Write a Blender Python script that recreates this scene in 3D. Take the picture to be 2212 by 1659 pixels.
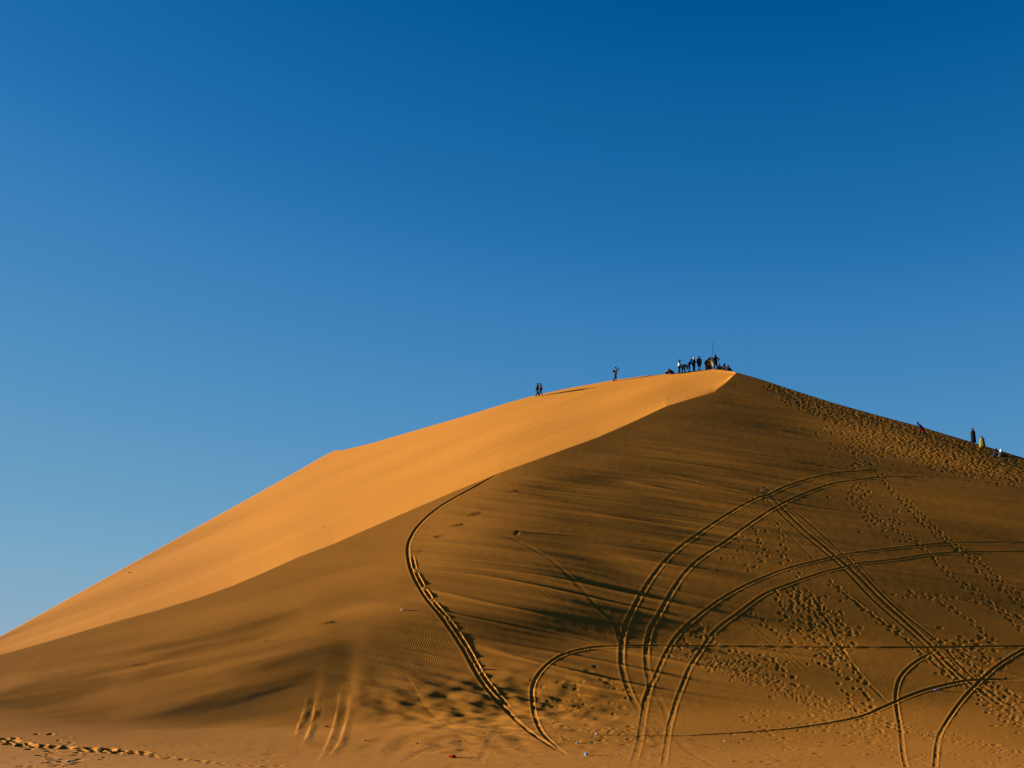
import bpy, bmesh, math, random
import numpy as np
from mathutils import Vector, Matrix, noise as mnoise

for o in list(bpy.data.objects):
    bpy.data.objects.remove(o)
SC = bpy.context.scene
COL = SC.collection

# ------------------------------------------------------------------ camera
F = 3039.0                      # focal length in pixels of a 2212 px wide picture
PITCH = math.radians(12.08)
CAMZ = 4.0
cd = bpy.data.cameras.new('camera')
cd.sensor_fit = 'HORIZONTAL'; cd.sensor_width = 36.0
cd.lens = 36.0 * F / 2212.0
cd.clip_start = 0.5; cd.clip_end = 20000
cam = bpy.data.objects.new('camera', cd); COL.objects.link(cam)
cam.location = (0, 0, CAMZ)
cam.rotation_euler = (math.radians(90) + PITCH, 0, 0)
SC.camera = cam

# ------------------------------------------------------------------ light
SUN_EL = math.radians(6.6)
SUN_OFF = math.radians(11.7)      # sun stands left of the view, this far behind the dune
sdir = Vector((-math.cos(SUN_EL) * math.cos(SUN_OFF), math.cos(SUN_EL) * math.sin(SUN_OFF), math.sin(SUN_EL)))
sl = bpy.data.lights.new('sun', 'SUN'); sl.energy = 5.0; sl.angle = math.radians(0.5)
sl.color = (1.0, 1.0, 0.86)
sun = bpy.data.objects.new('sun', sl); COL.objects.link(sun)
sun.rotation_euler = sdir.to_track_quat('Z', 'Y').to_euler()
w = bpy.data.worlds.new('World'); SC.world = w; w.use_nodes = True
nt = w.node_tree; nt.nodes.clear()
sky = nt.nodes.new('ShaderNodeTexSky'); sky.sky_type = 'NISHITA'; sky.sun_disc = False
sky.sun_elevation = SUN_EL
sky.sun_rotation = math.atan2(sdir.x, sdir.y)
sky.altitude = 3000; sky.air_density = 1.0; sky.dust_density = 0.0; sky.ozone_density = 3.0
EXPO = 2.57
k1 = nt.nodes.new('ShaderNodeVectorMath'); k1.operation = 'SCALE'; k1.inputs[3].default_value = 1 / 7.0
cv = nt.nodes.new('ShaderNodeRGBCurve')          # camera-like tone of a polarised sky
def setc(c, pts):
    while len(c.points) > 2: c.points.remove(c.points[0])
    c.points[0].location = pts[0]; c.points[1].location = pts[-1]
    for p in pts[1:-1]: c.points.new(*p)
setc(cv.mapping.curves[0], [(0, 0), (.042, 0), (.046, .003), (.060, .018), (.073, .042), (.16, .150), (.293, .239), (1, .38)])
setc(cv.mapping.curves[1], [(0, 0), (.06, .006), (.111, .106), (.145, .157), (.177, .212), (.351, .352), (.517, .407), (1, .45)])
setc(cv.mapping.curves[2], [(0, 0), (.09, .02), (.16, .14), (.242, .312), (.305, .41), (.364, .48), (.579, .546), (.62, .555), (1, .58)])
cv.mapping.extend = 'HORIZONTAL'; cv.mapping.update()
k2 = nt.nodes.new('ShaderNodeVectorMath'); k2.operation = 'SCALE'; k2.inputs[3].default_value = 5.0
bg = nt.nodes.new('ShaderNodeBackground'); bg.inputs['Strength'].default_value = 0.2 / 2 ** EXPO
wo = nt.nodes.new('ShaderNodeOutputWorld')
nt.links.new(sky.outputs[0], k1.inputs[0]); nt.links.new(k1.outputs[0], cv.inputs['Color']); nt.links.new(cv.outputs[0], k2.inputs[0])
nt.links.new(k2.outputs[0], bg.inputs[0]); nt.links.new(bg.outputs[0], wo.inputs[0])
SC.view_settings.view_transform = 'Standard'; SC.view_settings.look = 'None'
SC.view_settings.gamma = 1.0; SC.view_settings.use_curve_mapping = False
SC.view_settings.exposure = EXPO
try:
    SC.cycles.max_bounces = 4; SC.cycles.diffuse_bounces = 2
except Exception: pass

# ------------------------------------------------------------------ helpers
rng = np.random.RandomState(7)
def ray(px, py):
    """picture position (2212 wide) -> (x/y, z/y) slopes of the sight line"""
    a = (np.asarray(px, float) - 1106.0) / F
    b = (829.5 - np.asarray(py, float)) / F
    den = math.cos(PITCH) - b * math.sin(PITCH)
    return a / den, (math.sin(PITCH) + b * math.cos(PITCH)) / den

_tabs = {}
def vnoise(x, y, seed=0):
    """smooth lattice gradient noise, -1..1"""
    if seed not in _tabs:
        r = np.random.RandomState(seed + 100)
        an = r.rand(256, 256) * 2 * np.pi
        _tabs[seed] = (np.cos(an), np.sin(an))
    GX, GY = _tabs[seed]
    xi = np.floor(x).astype(int); yi = np.floor(y).astype(int)
    fx = x - xi; fy = y - yi
    sx = fx * fx * fx * (fx * (fx * 6 - 15) + 10); sy = fy * fy * fy * (fy * (fy * 6 - 15) + 10)
    def g(i, j):
        a = (xi + i) & 255; b = (yi + j) & 255
        return GX[a, b] * (fx - i) + GY[a, b] * (fy - j)
    return (1.45 * ((g(0, 0) * (1 - sx) + g(1, 0) * sx) * (1 - sy) + (g(0, 1) * (1 - sx) + g(1, 1) * sx) * sy))
def sm(a, b, x):
    t = np.clip((x - a) / (b - a), 0, 1); return t * t * (3 - 2 * t)
def softplus(s, w): return w * np.logaddexp(0, s / w)

# ------------------------------------------------------------------ the terrain grid (one sheet)
dense = np.linspace(-0.405, 0.405, 1850)
k = np.linspace(0, 1, 56)[1:]
outer = 0.405 + 0.0006 * 90 * k + 5.5 * k ** 3
U = np.concatenate([-outer[::-1], dense, outer])
Y = np.concatenate([np.arange(-90, 56, 2.0), np.arange(56, 66, 0.5), np.arange(66, 186, 0.105),
                    np.arange(186, 230, 0.8), 230 * 1.09 ** np.arange(0, 34)])
NX, NY = len(U), len(Y)
W = np.where(np.abs(Y) < 50, 25 + Y * Y / 100.0, np.abs(Y))
YY = np.repeat(Y[:, None], NX, 1)
XX = U[None, :] * W[:, None]
UU = XX / np.where(YY > 50, YY, 1e9)

# curves read in the picture
crease = [(0, 1415), (110, 1384), (240, 1345), (340, 1318), (430, 1291), (500, 1266), (560, 1241), (640, 1205), (720, 1175), (800, 1140), (880, 1105), (980, 1062), (1080, 1021), (1180, 985), (1290, 945), (1370, 910), (1440, 877), (1490, 862), (1540, 848), (1568, 826), (1590, 804)]
crest = [(0, 1375), (150, 1292), (300, 1209), (450, 1125), (560, 1064), (640, 1019), (690, 990), (712, 978), (724, 973), (742, 972), (800, 958), (900, 929), (1010, 897), (1100, 869), (1160, 853), (1230, 838), (1330, 820), (1400, 811), (1460, 806), (1500, 801), (1540, 797), (1565, 799), (1590, 804),
         (1640, 818), (1700, 838), (1800, 870), (1900, 898), (1990, 922), (2100, 955), (2212, 989)]
cu, ce = ray(*zip(*crease)); tu, te = ray(*zip(*crest))
UP = cu[-1]                                        # column of the summit
cu = np.concatenate([[-6, -1.0, -0.55], cu]); ce = np.concatenate([[-.03, -.03, -.022], ce])
tu = np.concatenate([[-6, -1.0, -0.55], tu, [0.5, 0.7, 1.2, 2, 6]]); te = np.concatenate([[-.026, -.026, -.016], te, [.115, .06, .01, -.02, -.025]])
EC = np.interp(U, cu, ce); ET = np.interp(U, tu, te)

# shaded windward slope
def soft_curve(xs, ys, wd=9.0):
    g = np.arange(-400, 400, .5); v = np.interp(g, xs, ys)
    n = int(wd / .5); kx = np.hanning(2 * n + 1); kx /= kx.sum()
    v = np.convolve(np.pad(v, n, mode='edge'), kx, mode='valid')
    return np.interp(XX, g, v)
TOE = soft_curve([-80, -45, -20, 0, 25, 60, 120], [88, 87.5, 87, 86, 85.4, 85.2, 85.2])
GR = soft_curve([-90, -45, -20, 0, 25, 60, 140], [.36, .40, .455, .485, .487, .487, .487])
Z = GR * softplus(YY - TOE, 5.0)
# floor: very slight rise and swells
Z += (0.06 * vnoise(XX / 17 + 3, YY / 9, 1) + 0.012 * vnoise(XX / 6, YY / 4.2, 2)) * (1 - sm(-6, 6, YY - TOE))
rise = sm(34, 4, np.abs(YY)) * 2.3
Z += rise
slopemask = sm(-3, 8, YY - TOE)
# where the slope bellies and hollows: (px, py, half-width, half-height, tilt, turn away from (-) / toward (+) the sun)
tonal = [
 (1650, 912, 150, 34, 10, -.022), (1960, 965, 260, 34, 16, .035), (1500, 925, 160, 30, 4, -.006), (1480, 1010, 230, 26, 3, .012), (1260, 1035, 170, 22, -4, -.02),
 (1330, 1110, 230, 40, 4, -.016), (1290, 1200, 260, 50, 2, -.018), (1260, 1320, 260, 55, 6, -.016), (1130, 1370, 180, 40, 3, -.02),
 (870, 1400, 170, 34, 3, -.045), (800, 1450, 260, 46, 3, -.040), (620, 1515, 300, 40, 2, -.030), (420, 1552, 280, 28, 1, -.046), (140, 1550, 240, 30, 2, -.045),
 (330, 1370, 260, 46, -10, .022), (120, 1450, 200, 30, -5, .006), (800, 1240, 170, 50, -20, .020), (660, 1340, 150, 26, -6, .018),
 (1000, 1130, 110, 40, -20, .012), (765, 1480, 14, 70, 8, .05), (690, 1490, 10, 55, 3, .03),
 (2050, 1100, 260, 60, 6, .02), (1960, 1560, 280, 46, 4, .012), (1500, 1330, 200, 60, 0, -.01),
 (900, 1545, 260, 20, 3, .012)]
Q = np.zeros_like(Z)
PXc = None
# sight position of every grid point on the provisional slope
with np.errstate(all='ignore'):
    ee = (Z - CAMZ) / np.where(YY > 50, YY, 1e9)
den = math.cos(PITCH) + ee * math.sin(PITCH)
PX = 1106 + F * UU / den
PY = 829.5 - F * (ee * math.cos(PITCH) - math.sin(PITCH)) / den
for (cx, cy, rx, ry, an, am) in tonal:
    c, s = math.cos(math.radians(an)), math.sin(math.radians(an))
    dx = PX - cx; dy = PY - cy
    p = (dx * c + dy * s) / rx; q = (-dx * s + dy * c) / ry
    Q += (am if am > 0 else am * .8) * np.exp(-(p * p + q * q))
dX = np.diff(XX, axis=1, prepend=XX[:, :1])
gap = np.where(YY > 70, CAMZ + np.where(U < UP, EC, ET)[None] * YY - Z, 9)
relax = sm(0.3, 3.5, gap) * (U[None] < UP + .03) + sm(-1, 3.5, gap) * (U[None] >= UP + .03)
Q = Q * sm(60, 75, YY) * (.25 + .75 * relax)
H = np.zeros_like(Z)
for i in range(1, NX):
    H[:, i] = H[:, i - 1] * np.exp(-np.abs(dX[:, i]) / 24.0) + Q[:, i] * dX[:, i]
Z += H
ZBASE = Z.copy()
i0 = np.searchsorted(U, -0.1)
# wind-drawn swells, long across the slope
def rot(deg):
    c_, s_ = math.cos(math.radians(deg)), math.sin(math.radians(deg))
    return XX * c_ + YY * s_, -XX * s_ + YY * c_
w1, w2 = 2 * vnoise(XX / 24, YY / 24, 5), 1.0 * vnoise(XX / 22, YY / 12, 6)
wx, wy = rot(-22); wx = wx + w1; wy = wy + w2
lx, ly = rot(24); lx = lx + w1; ly = ly + w2
mid = np.exp(-((PX - 1250) / 380) ** 2) * sm(930, 1040, PY) + .34
wl = 1 - sm(500, 1000, PX)
amp = slopemask * relax
Z += amp * (1 - wl) * (0.075 * vnoise(wx / 30, wy / 6.5, 7) + mid * (0.060 * vnoise(wx / 14, wy / 2.7, 8) + 0.026 * vnoise(wx / 10, wy / .95, 9) + .032 * np.exp(-(vnoise(wx / 26, wy / 2.2, 49) / .10) ** 2) * sm(.0, .5, vnoise(wx / 12, wy / 7, 48) + .3)))
Z += amp * wl * (0.15 * vnoise(lx / 32, ly / 5.5, 17) + 0.036 * vnoise(lx / 20, ly / 2.3, 18) + 0.008 * vnoise(lx / 5, ly / .9, 19))
# hummocky, wind-scoured sand low in the middle
hm = np.exp(-((PX - 1060) / 230) ** 2 - ((PY - 1520) / 70) ** 2)
Z += hm * (0.085 * vnoise(wx / 2.2, wy / 1.1, 10) + 0.04 * vnoise(wx / 1.1, wy / .55, 11))
hm2 = np.exp(-((PX - 1000) / 400) ** 2 - ((PY - 1610) / 30) ** 2)
Z += hm2 * 0.02 * vnoise(XX / 1.1, YY / 1.6, 12)

# a dune this smooth has no large hollows turned fully from the sun: ease them until the light just grazes
tE = math.tan(SUN_EL); cxs, cys = math.cos(SUN_OFF), math.sin(SUN_OFF)
def graze(A):
    dZx = np.gradient(A, axis=1) / np.gradient(XX, axis=1)
    dxu = np.gradient(XX, axis=0) / np.gradient(YY, axis=0)
    dZy = np.gradient(A, axis=0) / np.gradient(YY, axis=0) - dZx * dxu
    return tE + dZx * cxs - dZy * cys
def blur(A, nx, ny):
    for ax, n in ((1, nx), (0, ny)):
        for _ in range(2):
            pad = [(0, 0), (0, 0)]; pad[ax] = (n + 1, n)
            c = np.cumsum(np.pad(A, pad, mode='edge'), axis=ax)
            A = (np.take(c, range(2 * n + 1, c.shape[ax]), axis=ax) - np.take(c, range(0, c.shape[ax] - 2 * n - 1), axis=ax)) / (2 * n + 1)
    return A
R = Z - ZBASE
fb = graze(ZBASE)
print('base graze', [round(float(fb[900, i]), 3) for i in range(60, NX - 60, 200)])
for it in range(3):
    f_ = graze(ZBASE + R)
    fm = .004
    sc_ = np.clip((fb - fm) / np.maximum(fb - f_, 1e-4), 0, 1)
    sc_ = np.where(f_ < fm, sc_, 1)
    R *= blur(sc_, 34, 14)
Z = ZBASE + R
# cut the slope at the crease / skyline, lay the sunlit slip face behind it
YC = np.zeros(NX); YT = np.zeros(NX)
jn = np.where(Y > 70)[0][0]
for i in range(NX):
    left = U[i] < UP
    e = EC[i] if left else ET[i]
    col = Z[jn:, i] - CAMZ - e * Y[jn:]
    ix = np.where(col > 0)[0]
    j = jn + (ix[0] if len(ix) else 200)
    a = Z[j - 1, i] - CAMZ - e * Y[j - 1]; b = Z[j, i] - CAMZ - e * Y[j]
    YC[i] = Y[j - 1] + (Y[j] - Y[j - 1]) * (0 - a) / (b - a) if b != a else Y[j]
def box(a, n):
    if len(a) == NX:
        ug = np.linspace(-1, 1, 4567)
        v = box(np.interp(ug, U, a), n)
        return np.where(np.abs(U) < 1, np.interp(U, ug, v), a)
    p = np.pad(a, n, mode='edge'); kx = np.hanning(2 * n + 1); kx /= kx.sum()
    return np.convolve(p, kx, mode='valid')
ZCr = CAMZ + EC * YC
# slip-face plane
gx, gy = .25, .35
b0 = box(ZCr - gx * U * YC - gy * YC, 150)
as_ = gx * U + gy
ETs = box(ET, 110)
as_ = gx * U + gy
YT = (CAMZ - b0) / np.maximum(as_ - ET, .08)
YT = np.minimum(YT, YC + np.interp(U, [-6, -.8, -.45, -.36], [3, 4, 20, 60]))
YT = np.where(U < UP, np.maximum(YT, YC + 0.4), YC)
ZT = CAMZ + ET * YT
B = np.empty_like(Z)
t = (YY - YC[None]) / np.maximum(YT - YC, 1e-3)[None]
tc = np.clip(t, 0, 1)
rc = ZCr - gx * U * YC - gy * YC - b0; rt = ZT - gx * U * YT - gy * YT - b0
rcs = box(rc, 90); rts = box(rt, 90)
face = gx * XX + gy * YY + b0[None] + rcs[None] * (1 - tc) + rts[None] * tc + (rc - rcs)[None] * (1 - tc) ** 6 + (rt - rts)[None] * tc ** 3
# slide streaks along the fall line + slight belly
fx, fy = gx / math.hypot(gx, gy), gy / math.hypot(gx, gy)
al = XX * fx + YY * fy; ac = -XX * fy + YY * fx
stk = 0.006 * vnoise(ac / 1.3, al / 16, 21) + 0.0025 * vnoise(ac / 0.5, al / 9, 22) + 0.10 * vnoise(ac / 9, al / 30, 23)
face += stk * np.clip(t * 4, 0, 1) * np.clip((1 - t) * 4, 0, 1)
back_k = np.interp(U, [-1, tu[8], tu[12], UP, .5], [.45, .5, .22, .22, .25])[None]
s = YY - YT[None]
bk = ZT[None] - back_k * (np.sqrt(s * s + 2.5) - math.sqrt(2.5)) - 0.0006 * s * s * 0
floorz = 0.4 * vnoise(XX / 60, YY / 60, 31) + 0.2
isface = (YY > YC[None]) & (YY <= YT[None]) & (U[None] < UP)
isback = YY > YT[None]
Zs = Z.copy()
Z = np.where(isface, face, Z)
Z = np.where(isback, np.maximum(bk, floorz), Z)
FACE = isface.astype(float)
# right-hand skyline: roll the slope over gently while keeping the outline
right = np.where((U >= UP) & (U < .45))[0]
for i in right:
    d = YT[i] - Y
    roll = -0.018 * np.clip(7 - np.abs(d), 0, 7) ** 2 * 0
    Z[:, i] += roll

# refresh the sight positions on the finished shape
ee = (Z - CAMZ) / np.where(YY > 50, YY, 1e9)
den = math.cos(PITCH) + ee * math.sin(PITCH)
PX = 1106 + F * UU / den
PY = 829.5 - F * (ee * math.cos(PITCH) - math.sin(PITCH)) / den

def ground(px, py):
    """first point of the terrain on the sight line; past the skyline the skyline point itself"""
    u, e = ray(px, py)
    fi = np.interp(u, U, np.arange(NX)); i = int(fi); f = fi - i
    col = ZB[:, i] * (1 - f) + ZB[:, min(i + 1, NX - 1)] * f
    el = (col - CAMZ) / np.maximum(Y, 1)
    sel = Y > 58
    dd = np.where(sel, el - e, -1)
    ix = np.where(dd > 0)[0]
    if len(ix):
        j = ix[0]; a, b = dd[j - 1], dd[j]
        y = Y[j - 1] + (Y[j] - Y[j - 1]) * (-a) / (b - a) if a > -.9 else Y[j]
    else:
        y = Y[np.argmax(np.where(sel & (Y < 230), el, -9))]
    return u * y, y
def height(x, y):
    u = x / y
    fi = float(np.interp(u, U, np.arange(NX))); fj = float(np.interp(y, Y, np.arange(NY)))
    i, j = int(fi), int(fj); f, g = fi - i, fj - j
    return float((Z[j, i] * (1 - f) + Z[j, i + 1] * f) * (1 - g) + (Z[j + 1, i] * (1 - f) + Z[j + 1, i + 1] * f) * g)
ZB = Z.copy()

def idx(x, y, r):
    u0, u1 = (x - r) / (y - r), (x + r) / (y - r)
    if x < 0: u0, u1 = (x - r) / (y - r), (x + r) / (y + r)
    i0 = np.searchsorted(U, min(u0, u1) - 1e-4); i1 = np.searchsorted(U, max(u0, u1) + 1e-4)
    return np.searchsorted(Y, y - r), np.searchsorted(Y, y + r), max(i0, 0), i1

# ------------------------------------------------------------------ wheel and sled tracks pressed into the sand
def spline(pts, n=14):
    P = [np.array(p, float) for p in pts]; P = [2 * P[0] - P[1]] + P + [2 * P[-1] - P[-2]]
    out = []
    for a in range(1, len(P) - 2):
        for q in range(n):
            t = q / n
            out.append(0.5 * ((2 * P[a]) + (-P[a - 1] + P[a + 1]) * t + (2 * P[a - 1] - 5 * P[a] + 4 * P[a + 1] - P[a + 2]) * t * t + (-P[a - 1] + 3 * P[a] - 3 * P[a + 1] + P[a + 2]) * t ** 3))
    out.append(P[-2]); return out
def plan(pts, step=0.13, n=14):
    g = np.array([ground(px, py) for px, py in spline(pts, n)])
    seg = np.hypot(*np.diff(g, axis=0).T); L = np.concatenate([[0], np.cumsum(seg)])
    m = max(2, int(L[-1] / step)); q = np.linspace(0, L[-1], m)
    return np.stack([np.interp(q, L, g[:, 0]), np.interp(q, L, g[:, 1])], 1)
def track(pts, wid=.22, depth=.10, berm=.05, rough=.3, fade=(0, 0), off=0., seed=0, ledge=False):
    P = plan(pts)
    if off:
        T = np.gradient(P, axis=0); T /= np.linalg.norm(T, axis=1)[:, None] + 1e-9
        P = P + off * np.stack([-T[:, 1], T[:, 0]], 1)
    Tn = np.gradient(P, axis=0); Tn /= np.linalg.norm(Tn, axis=1)[:, None] + 1e-9
    r = wid * 3.2
    m = len(P)
    lo = [NY, 0, NX, 0]
    D = {}
    DM = np.full(Z.shape, 9., np.float32) if False else None
    j0 = np.searchsorted(Y, P[:, 1].min() - r); j1 = np.searchsorted(Y, P[:, 1].max() + r)
    uu = P[:, 0] / P[:, 1]
    i0 = max(0, np.searchsorted(U, uu.min() - r / 60)); i1 = min(NX, np.searchsorted(U, uu.max() + r / 60))
    dm = np.full((j1 - j0, i1 - i0), 9., np.float32); am = np.zeros_like(dm); dxm = np.zeros_like(dm)
    for kk in range(m):
        x, y = P[kk]
        a, b, c, d = idx(x, y, r)
        a, b, c, d = max(a, j0), min(b, j1), max(c, i0), min(d, i1)
        if a >= b or c >= d: continue
        dd = np.hypot(XX[a:b, c:d] - x, YY[a:b, c:d] - y)
        ddx = XX[a:b, c:d] - x
        s = kk / m
        amp = .85 + 1.7 * Tn[kk, 0] ** 6
        if fade[0]: amp *= min(1, s / fade[0])
        if fade[1]: amp *= min(1, (1 - s) / fade[1])
        v = dm[a - j0:b - j0, c - i0:d - i0]; w_ = am[a - j0:b - j0, c - i0:d - i0]
        mk = dd < v
        v[mk] = dd[mk]; w_[mk] = amp; dxm[a - j0:b - j0, c - i0:d - i0][mk] = ddx[mk]
    X_, Y_ = XX[j0:j1, i0:i1], YY[j0:j1, i0:i1]
    nz = 1 + .45 * vnoise(X_ / 6., Y_ / 6., 47) + rough * vnoise(X_ / .5, Y_ / .5, 40 + seed) + rough * vnoise(X_ / 1.7, Y_ / 1.7, 41 + seed)
    q = dm / wid
    berm_ = berm * .4
    prof = -depth * np.exp(-q ** 4 * .8) * nz + berm_ * np.exp(-((q - 1.55) / .5) ** 2) * (nz + .35 * rough * vnoise(X_ / .22, Y_ / .22, 42))
    if ledge:
        prof = depth * nz * sm(-wid, 0, dxm) * (1 - sm(0, wid * 3, dxm)) * (np.abs(dm) < wid * 3.1)
    prof = np.where(dm < 8, prof, 0)
    Z[j0:j1, i0:i1] += prof * am * np.interp(PY[j0:j1, i0:i1], [1470, 1590], [1, .5])

A1 = [(2260, 1049), (2212, 1043), (2060, 1028), (1906, 1016), (1856, 1018), (1806, 1022), (1756, 1033), (1706, 1048), (1666, 1066), (1631, 1079), (1581, 1106), (1521, 1145), (1456, 1193), (1416, 1238), (1386, 1283), (1366, 1320), (1352, 1350), (1345, 1385), (1343, 1430), (1350, 1465), (1362, 1500), (1376, 1528), (1390, 1548)]
A2 = [(2260, 1052), (2212, 1047), (2106, 1038), (2000, 1031), (1906, 1031), (1856, 1037), (1801, 1045), (1746, 1063), (1701, 1083), (1666, 1102), (1626, 1128), (1571, 1168), (1511, 1208), (1476, 1243), (1446, 1288), (1422, 1330), (1406, 1358), (1397, 1400), (1398, 1440), (1404, 1470), (1403, 1490), (1396, 1515), (1390, 1548), (1380, 1610), (1365, 1657)]
A3 = [(2260, 1173), (2212, 1172), (2081, 1172), (1981, 1179), (1831, 1197), (1776, 1209), (1706, 1227), (1671, 1239), (1606, 1267), (1546, 1302), (1486, 1349), (1456, 1382), (1436, 1417), (1416, 1462), (1401, 1492), (1391, 1517), (1386, 1537)]
A4 = [(2260, 1193), (2212, 1192), (2081, 1193), (2006, 1198), (1931, 1209), (1851, 1218), (1821, 1226), (1771, 1239), (1691, 1267), (1646, 1287), (1591, 1327), (1546, 1362), (1516, 1402), (1491, 1442), (1476, 1477), (1461, 1517), (1451, 1552), (1446, 1572), (1436, 1637), (1431, 1657)]
H1 = [(2260, 1396), (2212, 1396), (2050, 1398), (1856, 1399), (1606, 1397), (1406, 1395), (1306, 1397), (1256, 1403), (1206, 1419), (1171, 1447), (1153, 1477), (1150, 1507), (1156, 1547), (1171, 1582), (1196, 1607), (1226, 1632)]
L5 = [(1270, 1588), (1456, 1590), (1531, 1587), (1656, 1579), (1756, 1568), (1856, 1549), (1906, 1529), (1956, 1507), (2006, 1489), (2081, 1472), (2140, 1468), (2212, 1468)]
L6 = [(2255, 1378), (2212, 1402), (2156, 1437), (2106, 1482), (2071, 1522), (2041, 1567), (2026, 1602), (2020, 1657)]
L7 = [(2020, 1406), (1976, 1432), (1946, 1462), (1936, 1497), (1938, 1532), (1946, 1577), (1951, 1627), (1958, 1657)]
T1 = [(1082, 1021), (1020, 1055), (950, 1095), (905, 1135), (884, 1170), (882, 1200), (892, 1240), (920, 1290), (960, 1340), (1000, 1400), (1040, 1470), (1090, 1530), (1150, 1585), (1225, 1632)]
for T_, sd in ((A1, 0), (A2, 2)):
    track(T_, .15, .0085, .016, .35, (0, .06), seed=sd)
for T_, sd in ((A3, 4), (A4, 6)):
    track(T_, .12, .009, .020, .35, (.0, .05), seed=sd)
track(H1, .11, .026, .03, .2, (0, .1), seed=3)
track(L5, .12, .026, .03, .2, (.1, .1), seed=5)
track(L6, .10, .018, .03, .45, seed=7)
track(L7, .10, .015, .02, .45, seed=8)
track(T1, .13, .036, .025, .22, (.06, .08), seed=9)
track(T1[5:12], .12, .06, .06, 1.2, (.1, .1), off=.3, seed=11)
faint = [
 ([(1060, 1140), (1171, 1197), (1231, 1247), (1291, 1310), (1326, 1343), (1341, 1382), (1343, 1440)], .34, .15, .07),
 ([(1171, 1187), (1260, 1270), (1340, 1345), (1420, 1390), (1500, 1440)], .22, .10, .05),
 ([(1106, 1010), (1206, 1018), (1336, 1034), (1456, 1046), (1556, 1066), (1631, 1082), (1731, 1113), (1850, 1140), (1956, 1168), (2080, 1200), (2212, 1240)], .30, .06, .07),
 ([(1250, 1000), (1400, 1020), (1540, 1050), (1640, 1075)], .5, .06, .05),
 ([(1560, 984), (1681, 988), (1780, 1004), (1856, 1020), (1980, 1034), (2212, 1075)], .28, .07, .06),
 ([(1580, 972), (1700, 980), (1800, 998), (1890, 1018)], .25, .05, .04),
 ([(1656, 1062), (1731, 1137), (1831, 1222), (1906, 1297), (2006, 1387), (2081, 1462), (2212, 1557)], .26, .15, .09),
 ([(1640, 1062), (1716, 1137), (1816, 1222), (1888, 1297), (1986, 1382), (2061, 1457), (2190, 1557)], .22, .11, .07),
 ([(1690, 1082), (1760, 1140), (1846, 1220), (1928, 1305), (2026, 1385), (2100, 1462), (2212, 1545)], .20, .10, .06),
 ([(1660, 1110), (1740, 1190), (1790, 1245)], .2, .07, .05),
 ([(1786, 1251), (1856, 1306), (1931, 1361), (1986, 1406), (2056, 1462)], .22, .08, .05),
 ([(1590, 1330), (1640, 1372), (1690, 1410), (1735, 1450)], .16, .07, .05),
 ([(1600, 1330), (1655, 1372), (1705, 1410), (1750, 1452)], .16, .07, .05),
 ([(1750, 1280), (1790, 1345), (1820, 1400), (1846, 1440), (1880, 1480), (1930, 1530)], .22, .10, .06),
 ([(1800, 1400), (1830, 1440), (1850, 1465)], .15, .06, .04),
 ([(860, 1657), (903, 1628), (953, 1611), (1028, 1598), (1130, 1590)], .40, .08, .05),
 ([(870, 1450), (923, 1531), (978, 1576), (1028, 1616)], .30, .08, .04),
 ([(1035, 1657), (1048, 1621), (1063, 1591), (1083, 1558)], .35, .08, .04),
 ([(1393, 1563), (1410, 1590), (1428, 1613)], .35, .08, .04),
 ([(1411, 1491), (1430, 1520), (1440, 1546), (1446, 1575)], .30, .10, .05),
 ([(1456, 1591), (1496, 1628), (1548, 1656)], .40, .08, .06),
 ([(1380, 1455), (1500, 1478), (1620, 1500), (1760, 1530)], .14, .05, .05),
 ([(1166, 1480), (1200, 1540), (1260, 1590), (1300, 1610)], .25, .07, .04),
 ([(1880, 1560), (1980, 1585), (2100, 1610), (2212, 1635)], .25, .07, .05),
 ([(1920, 1550), (2030, 1578), (2212, 1612)], .22, .06, .04),
 ([(1620, 1600), (1760, 1620), (1900, 1640), (2100, 1655)], .18, .05, .04),
 ([(2076, 1398), (2110, 1391), (2150, 1386), (2212, 1385)], .2, .09, .06),
 ([(1150, 960), (1170, 942), (1180, 935)], .25, .05, .05),
 ([(1183, 935), (1200, 952), (1218, 966)], .25, .05, .05),
 ([(1150, 1260), (1210, 1310), (1280, 1370)], .2, .06, .04),
 ([(1180, 1365), (1230, 1372), (1290, 1388)], .3, .03, .07),
 ([(110, 1470), (130, 1466), (160, 1462)], .2, .04, .04), ([(520, 1380), (545, 1382), (566, 1384)], .15, .0, .04)]
for n_, (pts, wd, dp, bm_) in enumerate(faint):
    wq = max(.1, wd * .5); kf = .06 if n_ in (6, 7, 8, 10, 13) else .025
    track(pts, wq, wq * kf, wq * kf * 1.6, .4, (.12, .12), seed=20 + n_)
# old buried tracks standing proud at the foot of the slope
for n_, pts in enumerate([[(664, 1500), (660, 1528), (653, 1548), (645, 1571), (640, 1592)], [(685, 1490), (683, 1513), (678, 1546), (670, 1576), (653, 1615)],
                          [(736, 1490), (732, 1523), (725, 1558), (713, 1596), (698, 1628), (686, 1648)], [(758, 1500), (753, 1541), (745, 1573), (733, 1606), (710, 1637)]]):
    track(pts, .16, .030, 0, .9, (.3, .3), seed=60 + n_, ledge=True)

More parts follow.
